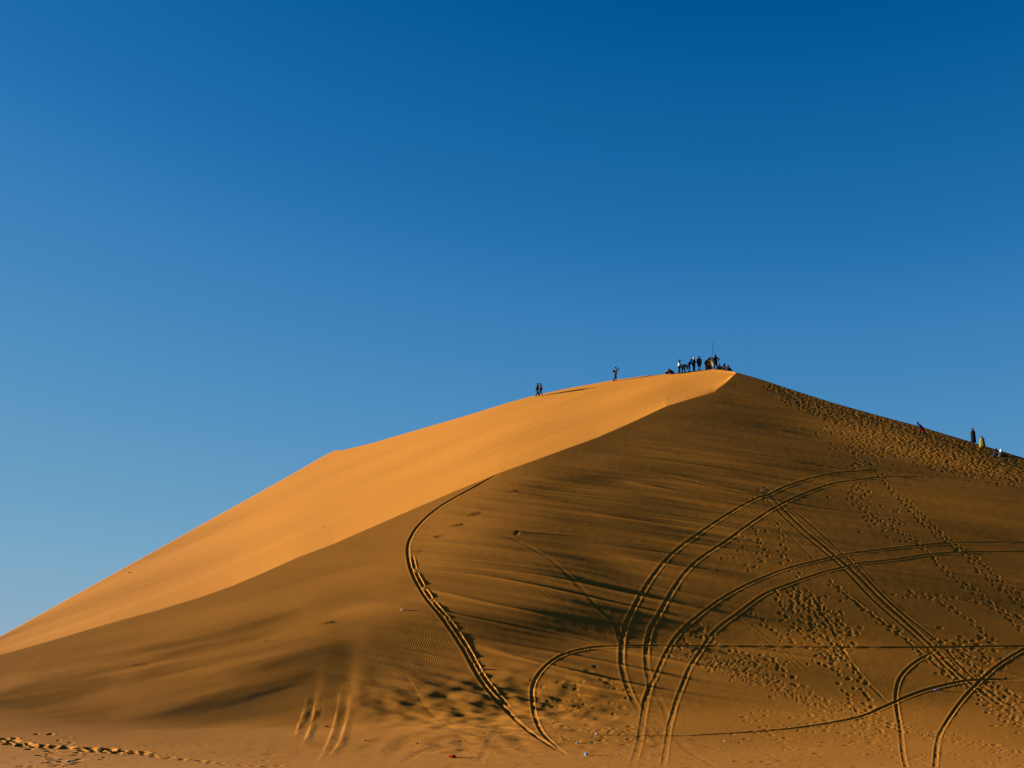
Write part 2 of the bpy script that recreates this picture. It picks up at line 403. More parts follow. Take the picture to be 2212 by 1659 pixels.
# ------------------------------------------------------------------ footprints
FP = np.zeros_like(Z); FR = np.zeros_like(Z)
def pit(x, y, ang, r=.17, depth=.11, el=1.5):
    r *= .72
    a, b, c, d = idx(x, y, r * 3.2)
    if a >= b or c >= d or d >= NX: return
    X_, Y_ = XX[a:b, c:d] - x, YY[a:b, c:d] - y
    ca, sa = math.cos(ang), math.sin(ang)
    p = (X_ * ca + Y_ * sa) / (r * el); q = (-X_ * sa + Y_ * ca) / r
    d2 = p * p + q * q
    rr = np.sqrt(d2)
    depth = depth * .115
    r *= .80
    np.minimum(FP[a:b, c:d], -depth * np.exp(-d2 * 1.3), out=FP[a:b, c:d])
    np.maximum(FR[a:b, c:d], depth * .18 * np.exp(-((rr - 1.45) / .45) ** 2) * (1 + .5 * p / (rr + .1)), out=FR[a:b, c:d])
def trail(pts, stride=.62, side=.14, jit=.09, r=.16, depth=.12, loops=1, keep=1.):
    for _ in range(loops):
        P = plan(pts, .1)
        T = np.gradient(P, axis=0); T /= np.linalg.norm(T, axis=1)[:, None] + 1e-9
        s = rng.rand() * 4; sg = 1; o = (rng.rand() - .5) * 1.2 * (loops > 1)
        while s < len(P) - 1:
            kx = int(s); t_ = T[kx]
            x = P[kx, 0] - t_[1] * (sg * side + o) + rng.randn() * jit; y = P[kx, 1] + t_[0] * (sg * side + o) + rng.randn() * jit
            if rng.rand() < keep:
                pit(x, y, math.atan2(t_[1], t_[0]) + rng.randn() * .25, r * (.8 + .5 * rng.rand()), depth * (.6 + .8 * rng.rand()))
            s += stride / .1 * (.8 + .4 * rng.rand()); sg = -sg
def scatter(pts, width, n, r=.15, depth=.1, bias=0.):
    S = spline(pts, 20)
    for _ in range(n):
        t_ = rng.rand() * (len(S) - 1); kx = int(t_); p = S[kx] * (1 - t_ + kx) + S[min(kx + 1, len(S) - 1)] * (t_ - kx)
        wd = width if np.isscalar(width) else width[0] + (width[1] - width[0]) * t_ / len(S)
        x, y = ground(p[0] + rng.randn() * wd, p[1] + rng.randn() * wd * .55)
        pit(x, y, rng.rand() * 3.14, r * (.7 + .7 * rng.rand()), depth * (.5 + rng.rand()))

trail([(0, 1598), (40, 1610), (95, 1615), (160, 1618), (225, 1624), (307, 1629)], .34, .3, .14, .30, .75, 2)
trail([(300, 1628), (370, 1638), (425, 1643), (490, 1652), (620, 1656)], .6, .2, .12, .22, .45)
scatter([(90, 1630), (150, 1640), (200, 1650)], 30, 60, .22, .30)
for pts in ([(1880, 1000), (1906, 1033), (1956, 1093), (1996, 1133), (2056, 1178), (2081, 1198), (2131, 1248), (2212, 1312)],
            [(1831, 1063), (1881, 1113), (1946, 1148), (1996, 1183), (2046, 1238), (2126, 1293), (2212, 1362)],
            [(1960, 1080), (2020, 1140), (2110, 1210), (2180, 1270), (2212, 1290)],
            [(1786, 1251), (1856, 1306), (1931, 1361), (1986, 1406), (2060, 1470)],
            [(2060, 1400), (2106, 1440), (2170, 1490), (2212, 1520)], [(2080, 1420), (2130, 1470), (2212, 1545)],
            [(1620, 1325), (1690, 1375), (1750, 1400), (1810, 1400)], [(1930, 1288), (2021, 1297), (2086, 1337), (2126, 1367), (2110, 1385)],
            [(1955, 1275), (2030, 1290), (2110, 1300), (2212, 1335)], [(2112, 1385), (2040, 1400), (2090, 1415), (2150, 1430)]):
    trail(pts, .55, .14, .10, .17, .14, 1)
trail([(1690, 1270), (1716, 1337), (1781, 1387), (1806, 1417), (1846, 1477), (1866, 1537), (1931, 1582)], .6, .16, .12, .19, .15, 2)
trail([(1731, 1272), (1771, 1332), (1806, 1357), (1850, 1362)], .4, .2, .15, .19, .14, 2)
trail([(1556, 1407), (1656, 1422), (1726, 1477), (1751, 1487)], .7, .2, .12, .20, .15, 1)
trail([(1626, 1135), (1640, 1170), (1655, 1210)], .7, .2, .15, .17, .12, 1)
trail([(1676, 1130), (1690, 1180), (1700, 1215), (1735, 1250)], .7, .2, .15, .17, .12, 1)
scatter([(1610, 1150), (1650, 1200), (1570, 1225)], 22, 22, .18, .12)
scatter([(1770, 1430), (1800, 1410), (1820, 1400)], 14, 60, .16, .14)
scatter([(1760, 1290), (1790, 1340)], 12, 50, .15, .13)
scatter([(1500, 1420), (1600, 1460), (1750, 1510), (1870, 1550), (2050, 1595), (2212, 1630)], (12, 8), 420, .13, .09)
scatter([(1560, 1430), (1680, 1480), (1800, 1540)], 16, 130, .14, .09)
scatter([(1700, 1540), (1830, 1570), (1900, 1600)], 30, 70, .17, .10)
scatter([(1620, 1540), (1660, 1590), (1760, 1600)], 30, 40, .17, .10)
scatter([(1180, 1480), (1300, 1470)], 26, 18, .21, .10)
scatter([(1190, 1520), (1330, 1530)], 34, 42, .19, .10)
scatter([(1180, 1560), (1280, 1580), (1400, 1600)], 30, 60, .20, .11)
scatter([(1850, 1600), (2000, 1640), (2150, 1640)], 40, 40, .16, .08)
scatter([(900, 1600), (1100, 1620), (1400, 1640), (1700, 1640)], 40, 60, .15, .07)
scatter([(1470, 1350), (1530, 1385)], 16, 22, .2, .15)
scatter([(1450, 1400), (1600, 1425), (1700, 1440)], 20, 80, .14, .10)
scatter([(1680, 1340), (1760, 1360), (1850, 1350)], 40, 50, .17, .12)
scatter([(2000, 1390), (2100, 1400), (2160, 1440)], 22, 50, .18, .14)
scatter([(2050, 1430), (2130, 1500), (2212, 1570)], 22, 160, .16, .12)
scatter([(1640, 1060), (1670, 1080)], 14, 24, .2, .12)
scatter([(1780, 920), (1840, 960), (1890, 1010)], 22, 110, .18, .12)
scatter([(1840, 1050), (1880, 1100), (1950, 1150)], 24, 60, .17, .12)
# trampled shoulder below the right-hand skyline
scatter([(1660, 835), (1760, 868), (1880, 905), (2000, 940), (2212, 1000)], (7, 12), 900, .18, .14)
scatter([(1700, 860), (1800, 900), (1920, 945), (2050, 985), (2212, 1020)], (8, 17), 900, .18, .14)
scatter([(1850, 935), (1950, 975), (2080, 1010), (2212, 1040)], 14, 400, .18, .11)
for _ in range(260):      # scoured marks and half-buried crumbs on the flat foot
    px_, py_ = rng.rand() * 2260 - 20, 1590 + 69 * rng.rand() ** .7
    x_, y_ = ground(px_, py_); pit(x_, y_, rng.randn() * .15, .06 + .1 * rng.rand(), .12 + .2 * rng.rand(), 1.5 + 3 * rng.rand())
# small marks by the people and on the slip face
trail([(1160, 858), (1190, 850), (1240, 841)], .7, .15, .1, .17, .12)
scatter([(1300, 828), (1420, 816), (1540, 802)], 8, 120, .2, .10)
trail([(1380, 890), (1300, 922), (1240, 948), (1200, 965)], .8, .4, .3, .20, .05)
scatter([(640, 1190), (720, 1150), (800, 1100)], 26, 90, .18, .03)
scatter([(1250, 940), (1350, 895), (1450, 860)], 16, 60, .18, .05)
for (a_, b_) in ((1100, 1062), (1022, 1109), (1016, 1113), (980, 1135), (937, 1160), (893, 1192), (700, 1346), (294, 1437)):
    track([(a_ - 9, b_ + 2), (a_, b_), (a_ + 9, b_ - 2)], .09, .03, .05, .6, (.3, .3))
scatter([(1114, 1149), (1116, 1150)], 3, 3, .22, .18)
Z += FP + FR * np.exp(FP / .03)
# slight general unevenness
Z += 0.0018 * vnoise(XX / .7, YY / .7, 90) * (1 - FACE)

# ------------------------------------------------------------------ materials
def new_mat(name):
    m = bpy.data.materials.new(name); m.use_nodes = True
    n = m.node_tree; b = n.nodes['Principled BSDF']
    return m, n, b
def sand_material():
    m, n, b = new_mat('sand')
    b.inputs['Roughness'].default_value = 0.95
    b.inputs['Specular IOR Level'].default_value = 0.05
    N = n.nodes; Lk = n.links
    geo = N.new('ShaderNodeTexCoord')
    big = N.new('ShaderNodeTexNoise'); big.inputs['Scale'].default_value = .12; big.inputs['Detail'].default_value = 4
    fine = N.new('ShaderNodeTexNoise'); fine.inputs['Scale'].default_value = 9; fine.inputs['Detail'].default_value = 6
    Lk.new(geo.outputs['Object'], big.inputs['Vector']); Lk.new(geo.outputs['Object'], fine.inputs['Vector'])
    r1 = N.new('ShaderNodeMix'); r1.data_type = 'RGBA'
    r1.inputs[6].default_value = (0.31, 0.103, 0.0068, 1); r1.inputs[7].default_value = (0.33, 0.114, 0.0105, 1)
    Lk.new(big.outputs[0], r1.inputs[0])
    r2 = N.new('ShaderNodeMix'); r2.data_type = 'RGBA'; r2.blend_type = 'MULTIPLY'; r2.inputs[0].default_value = 1
    rp = N.new('ShaderNodeMapRange'); rp.inputs[1].default_value = .3; rp.inputs[2].default_value = .7; rp.inputs[3].default_value = .93; rp.inputs[4].default_value = 1.06
    Lk.new(fine.outputs[0], rp.inputs[0]); Lk.new(r1.outputs[2], r2.inputs[6]); Lk.new(rp.outputs[0], r2.inputs[7])
    Lk.new(r2.outputs[2], b.inputs['Base Color'])
    # wind ripples
    mp = N.new('ShaderNodeMapping'); mp.inputs['Rotation'].default_value = (0, 0, math.radians(8))
    Lk.new(geo.outputs['Object'], mp.inputs['Vector'])
    wv = N.new('ShaderNodeTexWave'); wv.wave_type = 'BANDS'; wv.bands_direction = 'X'; wv.wave_profile = 'SIN'
    wv.inputs['Scale'].default_value = 1.9; wv.inputs['Distortion'].default_value = 5.0; wv.inputs['Detail'].default_value = 2; wv.inputs['Detail Scale'].default_value = .55
    Lk.new(mp.outputs[0], wv.inputs['Vector'])
    att = N.new('ShaderNodeAttribute'); att.attribute_name = 'ripple'
    msk = N.new('ShaderNodeTexNoise'); msk.inputs['Scale'].default_value = .22; msk.inputs['Detail'].default_value = 3
    Lk.new(geo.outputs['Object'], msk.inputs['Vector'])
    mr = N.new('ShaderNodeMapRange'); mr.inputs[1].default_value = .42; mr.inputs[2].default_value = .62
    Lk.new(msk.outputs[0], mr.inputs[0])
    mu = N.new('ShaderNodeMath'); mu.operation = 'MULTIPLY'; Lk.new(mr.outputs[0], mu.inputs[0]); Lk.new(att.outputs['Fac'], mu.inputs[1])
    hh = N.new('ShaderNodeMath'); hh.operation = 'MULTIPLY'; Lk.new(wv.outputs['Fac'], hh.inputs[0]); Lk.new(mu.outputs[0], hh.inputs[1])
    b1 = N.new('ShaderNodeBump'); b1.inputs['Strength'].default_value = 1; b1.inputs['Distance'].default_value = .009
    Lk.new(hh.outputs[0], b1.inputs['Height'])
    b2 = N.new('ShaderNodeBump'); b2.inputs['Strength'].default_value = 1; b2.inputs['Distance'].default_value = .008
    Lk.new(fine.outputs[0], b2.inputs['Height']); Lk.new(b1.outputs[0], b2.inputs['Normal'])
    Lk.new(b2.outputs[0], b.inputs['Normal'])
    return m
def cloth(name, col, rough=.9, var=.25, scale=14):
    m, n, b = new_mat(name)
    b.inputs['Roughness'].default_value = rough; b.inputs['Specular IOR Level'].default_value = .04
    tx = n.nodes.new('ShaderNodeTexNoise'); tx.inputs['Scale'].default_value = scale; tx.inputs['Detail'].default_value = 4
    tc = n.nodes.new('ShaderNodeTexCoord'); n.links.new(tc.outputs['Object'], tx.inputs['Vector'])
    mx = n.nodes.new('ShaderNodeMix'); mx.data_type = 'RGBA'
    mx.inputs[6].default_value = (*[c * (1 - var) for c in col], 1); mx.inputs[7].default_value = (*[min(1, c * (1 + var)) for c in col], 1)
    n.links.new(tx.outputs[0], mx.inputs[0]); n.links.new(mx.outputs[2], b.inputs['Base Color'])
    return m

# ------------------------------------------------------------------ terrain mesh
me = bpy.data.meshes.new('sand_dune')
co = np.stack([XX, YY, Z], -1).reshape(-1, 3).astype(np.float32)
me.vertices.add(len(co)); me.vertices.foreach_set('co', co.ravel())
I = np.arange(NX * NY).reshape(NY, NX)
q = np.stack([I[:-1, :-1], I[:-1, 1:], I[1:, 1:], I[1:, :-1]], -1).reshape(-1, 4).astype(np.int32)
me.loops.add(q.size); me.loops.foreach_set('vertex_index', q.ravel())
me.polygons.add(len(q)); me.polygons.foreach_set('loop_start', np.arange(0, q.size, 4, dtype=np.int32))
me.polygons.foreach_set('loop_total', np.full(len(q), 4, np.int32))
me.update(calc_edges=True)
me.polygons.foreach_set('use_smooth', np.ones(len(q), bool))
rip = (1 - FACE) * sm(-.02, .5, 1 - sm(500, 1150, PX)) * sm(0, 1, (YY > 58).astype(float))
rip = rip * np.where(isback, 0, 1) * .9 + .03 * (1 - FACE)
at = me.attributes.new('ripple', 'FLOAT', 'POINT'); at.data.foreach_set('value', rip.ravel().astype(np.float32))
dune = bpy.data.objects.new('sand_dune', me); COL.objects.link(dune)
me.materials.append(sand_material())
dune['kind'] = 'structure'
print('terrain', NX, NY, 'summit', height(*ground(1590, 806)), 'YT', YT[::200])
#@@PEOPLE
# ------------------------------------------------------------------ people
def link(name, mesh, parent=None, mat=None):
    o = bpy.data.objects.new(name, mesh); COL.objects.link(o)
    if parent: o.parent = parent
    if mat: mesh.materials.append(mat)
    return o
def skin_mesh(name, verts, edges, radii, root=0, sub=1):
    """one continuous surface grown round a skeleton"""
    m = bpy.data.meshes.new(name); m.from_pydata([tuple(v) for v in verts], edges, []); m.update()
    o = bpy.data.objects.new(name, m); COL.objects.link(o)
    sk = o.modifiers.new('skin', 'SKIN'); sk.use_smooth_shade = True
    for i, r in enumerate(radii):
        d = m.skin_vertices[0].data[i]
        d.radius = (r, r) if np.isscalar(r) else r
        d.use_root = (i == root)
    if sub:
        ss = o.modifiers.new('sub', 'SUBSURF'); ss.levels = sub; ss.render_levels = sub
    dg = bpy.context.evaluated_depsgraph_get(); dg.update()
    me2 = bpy.data.meshes.new_from_object(o.evaluated_get(dg))
    bpy.data.objects.remove(o); bpy.data.meshes.remove(m)
    me2.name = name
    me2.polygons.foreach_set('use_smooth', [True] * len(me2.polygons))
    return me2
V = Vector
# poses: forward +x, left +y, up +z; feet on z = 0, 1.7 m tall
def pose(kind):
    P = dict(pel=V((0, 0, .93)), wai=V((.0, 0, 1.08)), che=V((.02, 0, 1.28)), nek=V((.03, 0, 1.44)), hed=V((.05, 0, 1.60)),
             shL=V((.02, .17, 1.39)), elL=V((.0, .23, 1.13)), wrL=V((.07, .23, .90)), hiL=V((0, .09, .90)), knL=V((.03, .10, .50)), anL=V((0, .11, .09)))
    for k_ in ('sh', 'el', 'wr', 'hi', 'kn', 'an'):
        q_ = P[k_ + 'L']; P[k_ + 'R'] = V((q_.x, -q_.y, q_.z))
    def up(**k): P.update({a: V(b) for a, b in k.items()})
    if kind == 'walk': up(anL=(.24, .10, .09), knL=(.17, .10, .52), anR=(-.24, -.10, .12), knR=(-.04, -.10, .50), wrL=(-.06, .24, .92), wrR=(.18, -.22, .95))
    if kind == 'climb': up(pel=(-.02, 0, .88), wai=(.05, 0, 1.02), che=(.18, 0, 1.2), nek=(.28, 0, 1.32), hed=(.36, 0, 1.46), shL=(.2, .17, 1.28), shR=(.2, -.17, 1.28), elL=(.16, .24, 1.02), elR=(.2, -.24, 1.02), wrL=(.3, .2, .82), wrR=(.36, -.2, .86), anL=(.12, .1, .20), knL=(.22, .1, .58), anR=(-.48, -.1, .02), knR=(-.18, -.1, .48))
    if kind == 'camera': up(elL=(.20, .22, 1.20), elR=(.22, -.22, 1.22), wrL=(.30, .07, 1.50), wrR=(.32, -.07, 1.50), anL=(.06, .1, .09), anR=(-.26, -.1, .06), knR=(-.05, -.1, .48), knL=(.08, .1, .5))
    if kind == 'hold': up(elL=(.06, .22, 1.12), elR=(.06, -.22, 1.12), wrL=(.30, .14, 1.08), wrR=(.32, -.12, 1.08), hed=(.09, 0, 1.59), anL=(.03, .15, .09), anR=(-.05, -.15, .09))
    if kind == 'lean': up(pel=(-.06, 0, .93), wai=(.0, 0, 1.07), che=(.13, 0, 1.24), nek=(.24, 0, 1.36), hed=(.33, 0, 1.48), shL=(.16, .17, 1.33), shR=(.16, -.17, 1.33), elL=(.22, .22, 1.08), elR=(.24, -.22, 1.08), wrL=(.40, .14, 1.0), wrR=(.42, -.14, 1.02))
    if kind == 'bend': up(pel=(-.22, 0, .84), wai=(-.08, 0, .94), che=(.14, 0, .92), nek=(.3, 0, .84), hed=(.43, 0, .74), shL=(.22, .17, .88), shR=(.22, -.17, .88), elL=(.28, .2, .6), elR=(.26, -.2, .6), wrL=(.3, .16, .38), wrR=(.36, -.14, .4), hiL=(-.22, .09, .82), hiR=(-.22, -.09, .82), knL=(-.1, .12, .48), knR=(-.16, -.12, .48), anL=(.0, .14, .09), anR=(-.2, -.14, .09))
    if kind == 'akimbo': up(elL=(.0, .42, 1.16), wrL=(.05, .2, .98), elR=(.10, -.30, 1.15), wrR=(.24, -.16, .98), anL=(0, .17, .09), anR=(0, -.17, .09), hed=(.10, 0, 1.57))
    if kind == 'pole': up(elR=(.2, -.24, 1.14), wrR=(.34, -.14, 1.2), elL=(.16, .22, 1.1), wrL=(.33, .04, .98))
    if kind == 'pray': up(elL=(.1, .22, 1.12), elR=(.1, -.22, 1.12), wrL=(.28, .06, 1.16), wrR=(.28, -.06, 1.14))
    if kind == 'sit': up(pel=(-.1, 0, .14), wai=(-.1, 0, .28), che=(-.03, 0, .50), nek=(.02, 0, .64), hed=(.06, 0, .80), shL=(-.01, .17, .60), shR=(-.01, -.17, .60), elL=(.12, .24, .40), elR=(.12, -.24, .40), wrL=(.32, .14, .42), wrR=(.32, -.14, .42), hiL=(-.08, .1, .13), hiR=(-.08, -.1, .13), knL=(.30, .16, .42), knR=(.32, -.14, .40), anL=(.46, .14, .07), anR=(.5, -.12, .07))
    if kind == 'crouch': up(pel=(-.12, 0, .34), wai=(-.04, 0, .46), che=(.12, 0, .60), nek=(.24, 0, .68), hed=(.35, 0, .78), shL=(.16, .17, .64), shR=(.16, -.17, .64), elL=(.3, .2, .4), elR=(.3, -.2, .42), wrL=(.48, .14, .2), wrR=(.5, -.12, .18), hiL=(-.12, .1, .32), hiR=(-.12, -.1, .32), knL=(.28, .16, .42), knR=(.2, -.14, .3), anL=(.06, .14, .08), anR=(-.16, -.14, .07))
    return P
def body_mesh(P):
    vs, es, rs = [], [], []
    def add(p, r, par=None):
        vs.append(V(p)); rs.append(r); i = len(vs) - 1
        if par is not None: es.append((par, i))
        return i
    pel = add(P['pel'], (.125, .10)); wai = add(P['wai'], (.115, .09), pel); che = add(P['che'], (.14, .10), wai)
    nb = add(P['nek'], .05, che)
    hd = P['hed']; ax = (hd - P['nek']).normalized()
    jaw = add(hd - ax * .055 + V((.012, 0, 0)), (.062, .075), nb); sk = add(hd + ax * .035, (.078, .095), jaw); add(hd + ax * .085, (.05, .06), sk)
    add(hd - ax * .02 + V((.115, 0, 0)), .012, jaw)                 # nose
    for s_ in (1, -1): add(hd - ax * .01 + V((0, s_ * .092, 0)), .014, jaw)   # ears
    for S_, sg in (('L', 1), ('R', -1)):
        sh = add(P['sh' + S_], .055, che); el = add(P['el' + S_], .040, sh); wr = add(P['wr' + S_], .027, el)
        d = (P['wr' + S_] - P['el' + S_]).normalized(); side = d.cross(V((0, 0, 1)));
        side = side.normalized() if side.length > .1 else V((1, 0, 0))
        up_ = side.cross(d)
        pm = add(P['wr' + S_] + d * .07, (.030, .020), wr)
        for q_, ln in ((-.030, .062), (-.010, .074), (.010, .070), (.030, .055)):
            kx = add(P['wr' + S_] + d * .105 + side * q_, .0095, pm); add(P['wr' + S_] + d * (.105 + ln) + side * q_ * 1.1 - up_ * .02, .008, kx)
        tb = add(P['wr' + S_] + d * .05 - side * .04 * sg, .011, wr); add(P['wr' + S_] + d * .085 - side * .06 * sg, .009, tb)
        hp = add(P['hi' + S_], .09, pel); kn = add(P['kn' + S_], .060, hp); an = add(P['an' + S_], .040, kn)
        ft = P['an' + S_] + V((.06, 0, -.045)); h_ = add(ft, (.038, .03), an); add(ft + V((.11, 0, -.01)), (.040, .022), h_)
    return skin_mesh('body', vs, es, rs)
def jacket_mesh(P, name='jacket', k=1.0, long=0.0, sleeves=True):
    vs, es, rs = [], [], []
    def add(p, r, par=None):
        vs.append(V(p)); rs.append(r); i = len(vs) - 1
        if par is not None: es.append((par, i))
        return i
    dn = (P['pel'] - P['wai']).normalized()
    k *= 1.12
    wa = add(P['wai'], (.135 * k, .11 * k)); pe = add(P['pel'] + dn * long, (.15 * k, .125 * k), wa)
    ch = add(P['che'], (.165 * k, .125 * k), wa); add(P['nek'] - (P['nek'] - P['che']) * .15, .075, ch)
    if sleeves:
        for S_ in 'LR':
            sh = add(P['sh' + S_], .075 * k, ch); el = add(P['el' + S_], .058 * k, sh); add(P['wr' + S_] - (P['wr' + S_] - P['el' + S_]) * .1, .042 * k, el)
    return skin_mesh(name, vs, es, rs)
def trousers_mesh(P, k=1.0, to=1.0, name='trousers'):
    k *= 1.12
    vs = [P['pel'] + V((0, 0, .02))]; es = []; rs = [(.145 * k, .12 * k)]
    for S_ in 'LR':
        a = len(vs); end = P['kn' + S_] + (P['an' + S_] - P['kn' + S_]) * to * .94
        vs += [P['hi' + S_] + V((0, 0, -.04)), P['kn' + S_], end]; rs += [.105 * k, .075 * k, .055 * k]; es += [(0, a), (a, a + 1), (a + 1, a + 2)]
    return skin_mesh(name, vs, es, rs)
def shoe_mesh(p):
    bm = bmesh.new()
    bmesh.ops.create_uvsphere(bm, u_segments=10, v_segments=6, radius=1)
    for v in bm.verts:
        v.co = V((v.co.x * .145 + .05, v.co.y * .052, max(v.co.z, -.55) * (.06 + .02 * (v.co.x < 0)))) + p + V((0, 0, -.05))
    m = bpy.data.meshes.new('shoe'); bm.to_mesh(m); bm.free()
    m.polygons.foreach_set('use_smooth', [True] * len(m.polygons)); return m
def cap_mesh(P, name='hair', scarf=False, r=1.0, hood=False):
    hd = P['hed']; ax = (hd - P['nek']).normalized()
    bm = bmesh.new(); bmesh.ops.create_uvsphere(bm, u_segments=16, v_segments=12, radius=1)
    for v in bm.verts:
        x, y, z = v.co
        face = x > .55 and -.75 < z < .45
        sx, sy, sz = .118 * r, .098 * r, .135 * r
        if not scarf and z < -.1 and x > -.1: z = -.1 + (z + .1) * .15
        if face: x = .50
        if hood and z > .6: z += .35; x -= .1
        v.co = hd + V((x * sx - .008, y * sy, z * sz + .015))
    if scarf:
        for v in bm.verts:
            if v.co.z < hd.z - .03:
                t_ = (hd.z - .03 - v.co.z) / .1
                v.co.x = hd.x + (v.co.x - hd.x) * (1 + .35 * t_) - .05 * t_; v.co.y *= (1 + .7 * t_) if abs(hd.y) < .01 else 1; v.co.z -= .12 * t_
    m = bpy.data.meshes.new(name); bm.to_mesh(m); bm.free()
    m.polygons.foreach_set('use_smooth', [True] * len(m.polygons)); return m
def robe_mesh(P, name='robe', w0=.20, w1=.30, z1=.05, seated=False, fold=.06, seed=0, top='che'):
    """cloth hanging from the shoulders in folds, closed at the neck, open hem"""
    bm = bmesh.new(); rings = []
    zt = P['nek'].z
    prof = [(0.0, .07), (.06, .15), (.14, w0), (.4, w0 * .98), (.7, (w0 + w1) / 2), (1.0, w1)]
    n = 28
    for t_, r_ in prof:
        z = zt + (z1 - zt) * t_
        if z > P['pel'].z: 
            q_ = (z - P['pel'].z) / max(zt - P['pel'].z, .01); cx = P['pel'].x + (P['nek'].x - P['pel'].x) * q_
        else: cx = P['pel'].x + (.12 if seated else 0) * t_
        ring = []
        for i in range(n):
            a = 2 * math.pi * i / n
            f = 1 + fold * t_ * math.sin(a * 7 + seed) + fold * .6 * t_ * math.sin(a * 11 + 2 * seed)
            ex = 1.0 if seated else .72
            fx_ = 1.35 if (seated and math.cos(a) > 0 and t_ > .3) else 1
            ring.append(bm.verts.new((cx + math.cos(a) * r_ * ex * f * fx_, math.sin(a) * r_ * f, z)))
        rings.append(ring)
    for a, b in zip(rings, rings[1:]):
        for i in range(n): bm.faces.new((a[i], a[(i + 1) % n], b[(i + 1) % n], b[i]))
    bm.faces.new(rings[0]); bm.faces.new(list(reversed(rings[-1])))
    bmesh.ops.recalc_face_normals(bm, faces=bm.faces)
    m = bpy.data.meshes.new(name); bm.to_mesh(m); bm.free()
    m.polygons.foreach_set('use_smooth', [True] * len(m.polygons)); return m
_mats = {}
def cm(key, col, **k):
    if key not in _mats: _mats[key] = cloth(key, col, **k)
    return _mats[key]
SKIN = cm('skin', (.035, .017, .010), var=.12)
C = dict(black=(.002, .002, .003), navy=(.003, .004, .010), blue=(.006, .016, .09), white=(.28, .28, .30), cream=(.34, .29, .18), maroon=(.028, .005, .010), olive=(.024, .027, .014),
         orange=(.20, .045, .012), darkred=(.07, .008, .005), grey=(.018, .018, .024), plum=(.012, .009, .017), yellow=(.085, .058, .012), red=(.06, .003, .004), pink=(.22, .14, .14), jeans=(.006, .009, .02), brown=(.030, .014, .007), hair=(.003, .003, .003))
def M_(c): return cm('cloth_' + c, C[c])
PEOPLE = []
def person(px, py, hpx, kind, yaw, label, outfit, group='people scattered along the dune crest', maxd=None):
    """feet at the picture point, standing height hpx picture pixels for the whole pose"""
    x, y = ground(px, py); z = height(x, y)
    P = pose(kind)
    tall = P['hed'].z + .13
    sc_ = hpx * y / F / tall
    sc_ = min(max(sc_, .72), 1.12)
    e = bpy.data.objects.new('person', None); COL.objects.link(e)
    e.location = (x, y, z - .02); e.rotation_euler = (0, 0, math.radians(yaw)); e.scale = (sc_ * 1.13, sc_ * 1.13, sc_)
    e['label'] = label; e['category'] = 'person'
    if group: e['group'] = group
    link('body', body_mesh(P), e, SKIN)
    for it in outfit:
        k_, c_ = it[0], it[1]; a_ = it[2] if len(it) > 2 else {}
        if k_ == 'trousers': link('trousers', trousers_mesh(P, **a_), e, M_(c_))
        elif k_ == 'shorts': link('shorts', trousers_mesh(P, k=1.12, to=.15, name='shorts'), e, M_(c_))
        elif k_ in ('jacket', 'shirt', 'coat'): link(k_, jacket_mesh(P, k_, **a_), e, M_(c_))
        elif k_ in ('robe', 'dress', 'shawl'): link(k_, robe_mesh(P, k_, **a_), e, M_(c_))
        elif k_ == 'shoes':
            for S_ in 'LR': link('shoe', shoe_mesh(P['an' + S_]), e, M_(c_))
        elif k_ == 'hair': link('hair', cap_mesh(P, 'hair'), e, M_(c_))
        elif k_ == 'headscarf': link('headscarf', cap_mesh(P, 'headscarf', scarf=True, **a_), e, M_(c_))
        elif k_ == 'hood': link('hood', cap_mesh(P, 'hood', scarf=True, r=1.2, hood=True), e, M_(c_))
        elif k_ == 'cap': link('cap', cap_mesh(P, 'cap', r=1.08), e, M_(c_))
    PEOPLE.append(e)
    return e, P
# yaw 0 faces right in the picture, 180 left, 90 away, 270 to the camera
S = .864   # source picture (2560) to the 2212 wide frame used here
R_, L_ = 0, 180
G = 'people gathered on the summit'
person(1343.5 * S, 991.5 * S, 30.5, 'walk', R_ + 25, 'person in dark jacket, the left one of the pair walking on the crest',
       [('trousers', 'navy'), ('jacket', 'black', dict(k=1.05)), ('shoes', 'black'), ('hair', 'hair')], 'pair walking on the crest')
person(1352.5 * S, 988.5 * S, 28, 'walk', L_ + 20, 'person in maroon top, the right one of the pair walking on the crest',
       [('trousers', 'black'), ('jacket', 'maroon', dict(k=1.12, long=.12)), ('shoes', 'black'), ('headscarf', 'black')], 'pair walking on the crest')
pc, Pc = person(1539 * S, 952.5 * S, 33.5, 'camera', R_ + 8, 'lone person in pale pink top with raised arms taking a photograph on the crest',
       [('trousers', 'jeans'), ('shirt', 'pink'), ('shoes', 'black'), ('hair', 'hair')], None)
person(1668 * S, 936.5 * S, 13.5, 'crouch', R_ + 10, 'crouching person in yellow and white top at the left end of the summit group',
       [('trousers', 'navy'), ('shirt', 'yellow', dict(k=1.15)), ('headscarf', 'black')], G)
person(1680 * S, 936 * S, 14, 'crouch', L_ - 10, 'crouching person in dark maroon jacket facing the one in yellow',
       [('trousers', 'maroon'), ('jacket', 'maroon', dict(k=1.15)), ('headscarf', 'black')], G)
p3, P3 = person(1698.5 * S, 934.5 * S, 32.5, 'hold', R_ - 20, 'person in white shirt and black trousers standing with hands held forward',
       [('trousers', 'black'), ('shirt', 'white', dict(k=1.05)), ('shoes', 'black'), ('hair', 'hair')], G)
person(1711 * S, 933 * S, 17, 'bend', 300, 'person in black bending over to the ground beside the one in white shirt',
       [('trousers', 'black'), ('jacket', 'black', dict(k=1.5)), ('shoes', 'black'), ('hair', 'hair')], G)
person(1723 * S, 929.5 * S, 34.5, 'lean', R_ + 5, 'tall person in bright blue jacket leaning forward beside the white headscarf',
       [('trousers', 'navy'), ('jacket', 'blue', dict(k=1.22)), ('shoes', 'black'), ('hair', 'hair')], G)
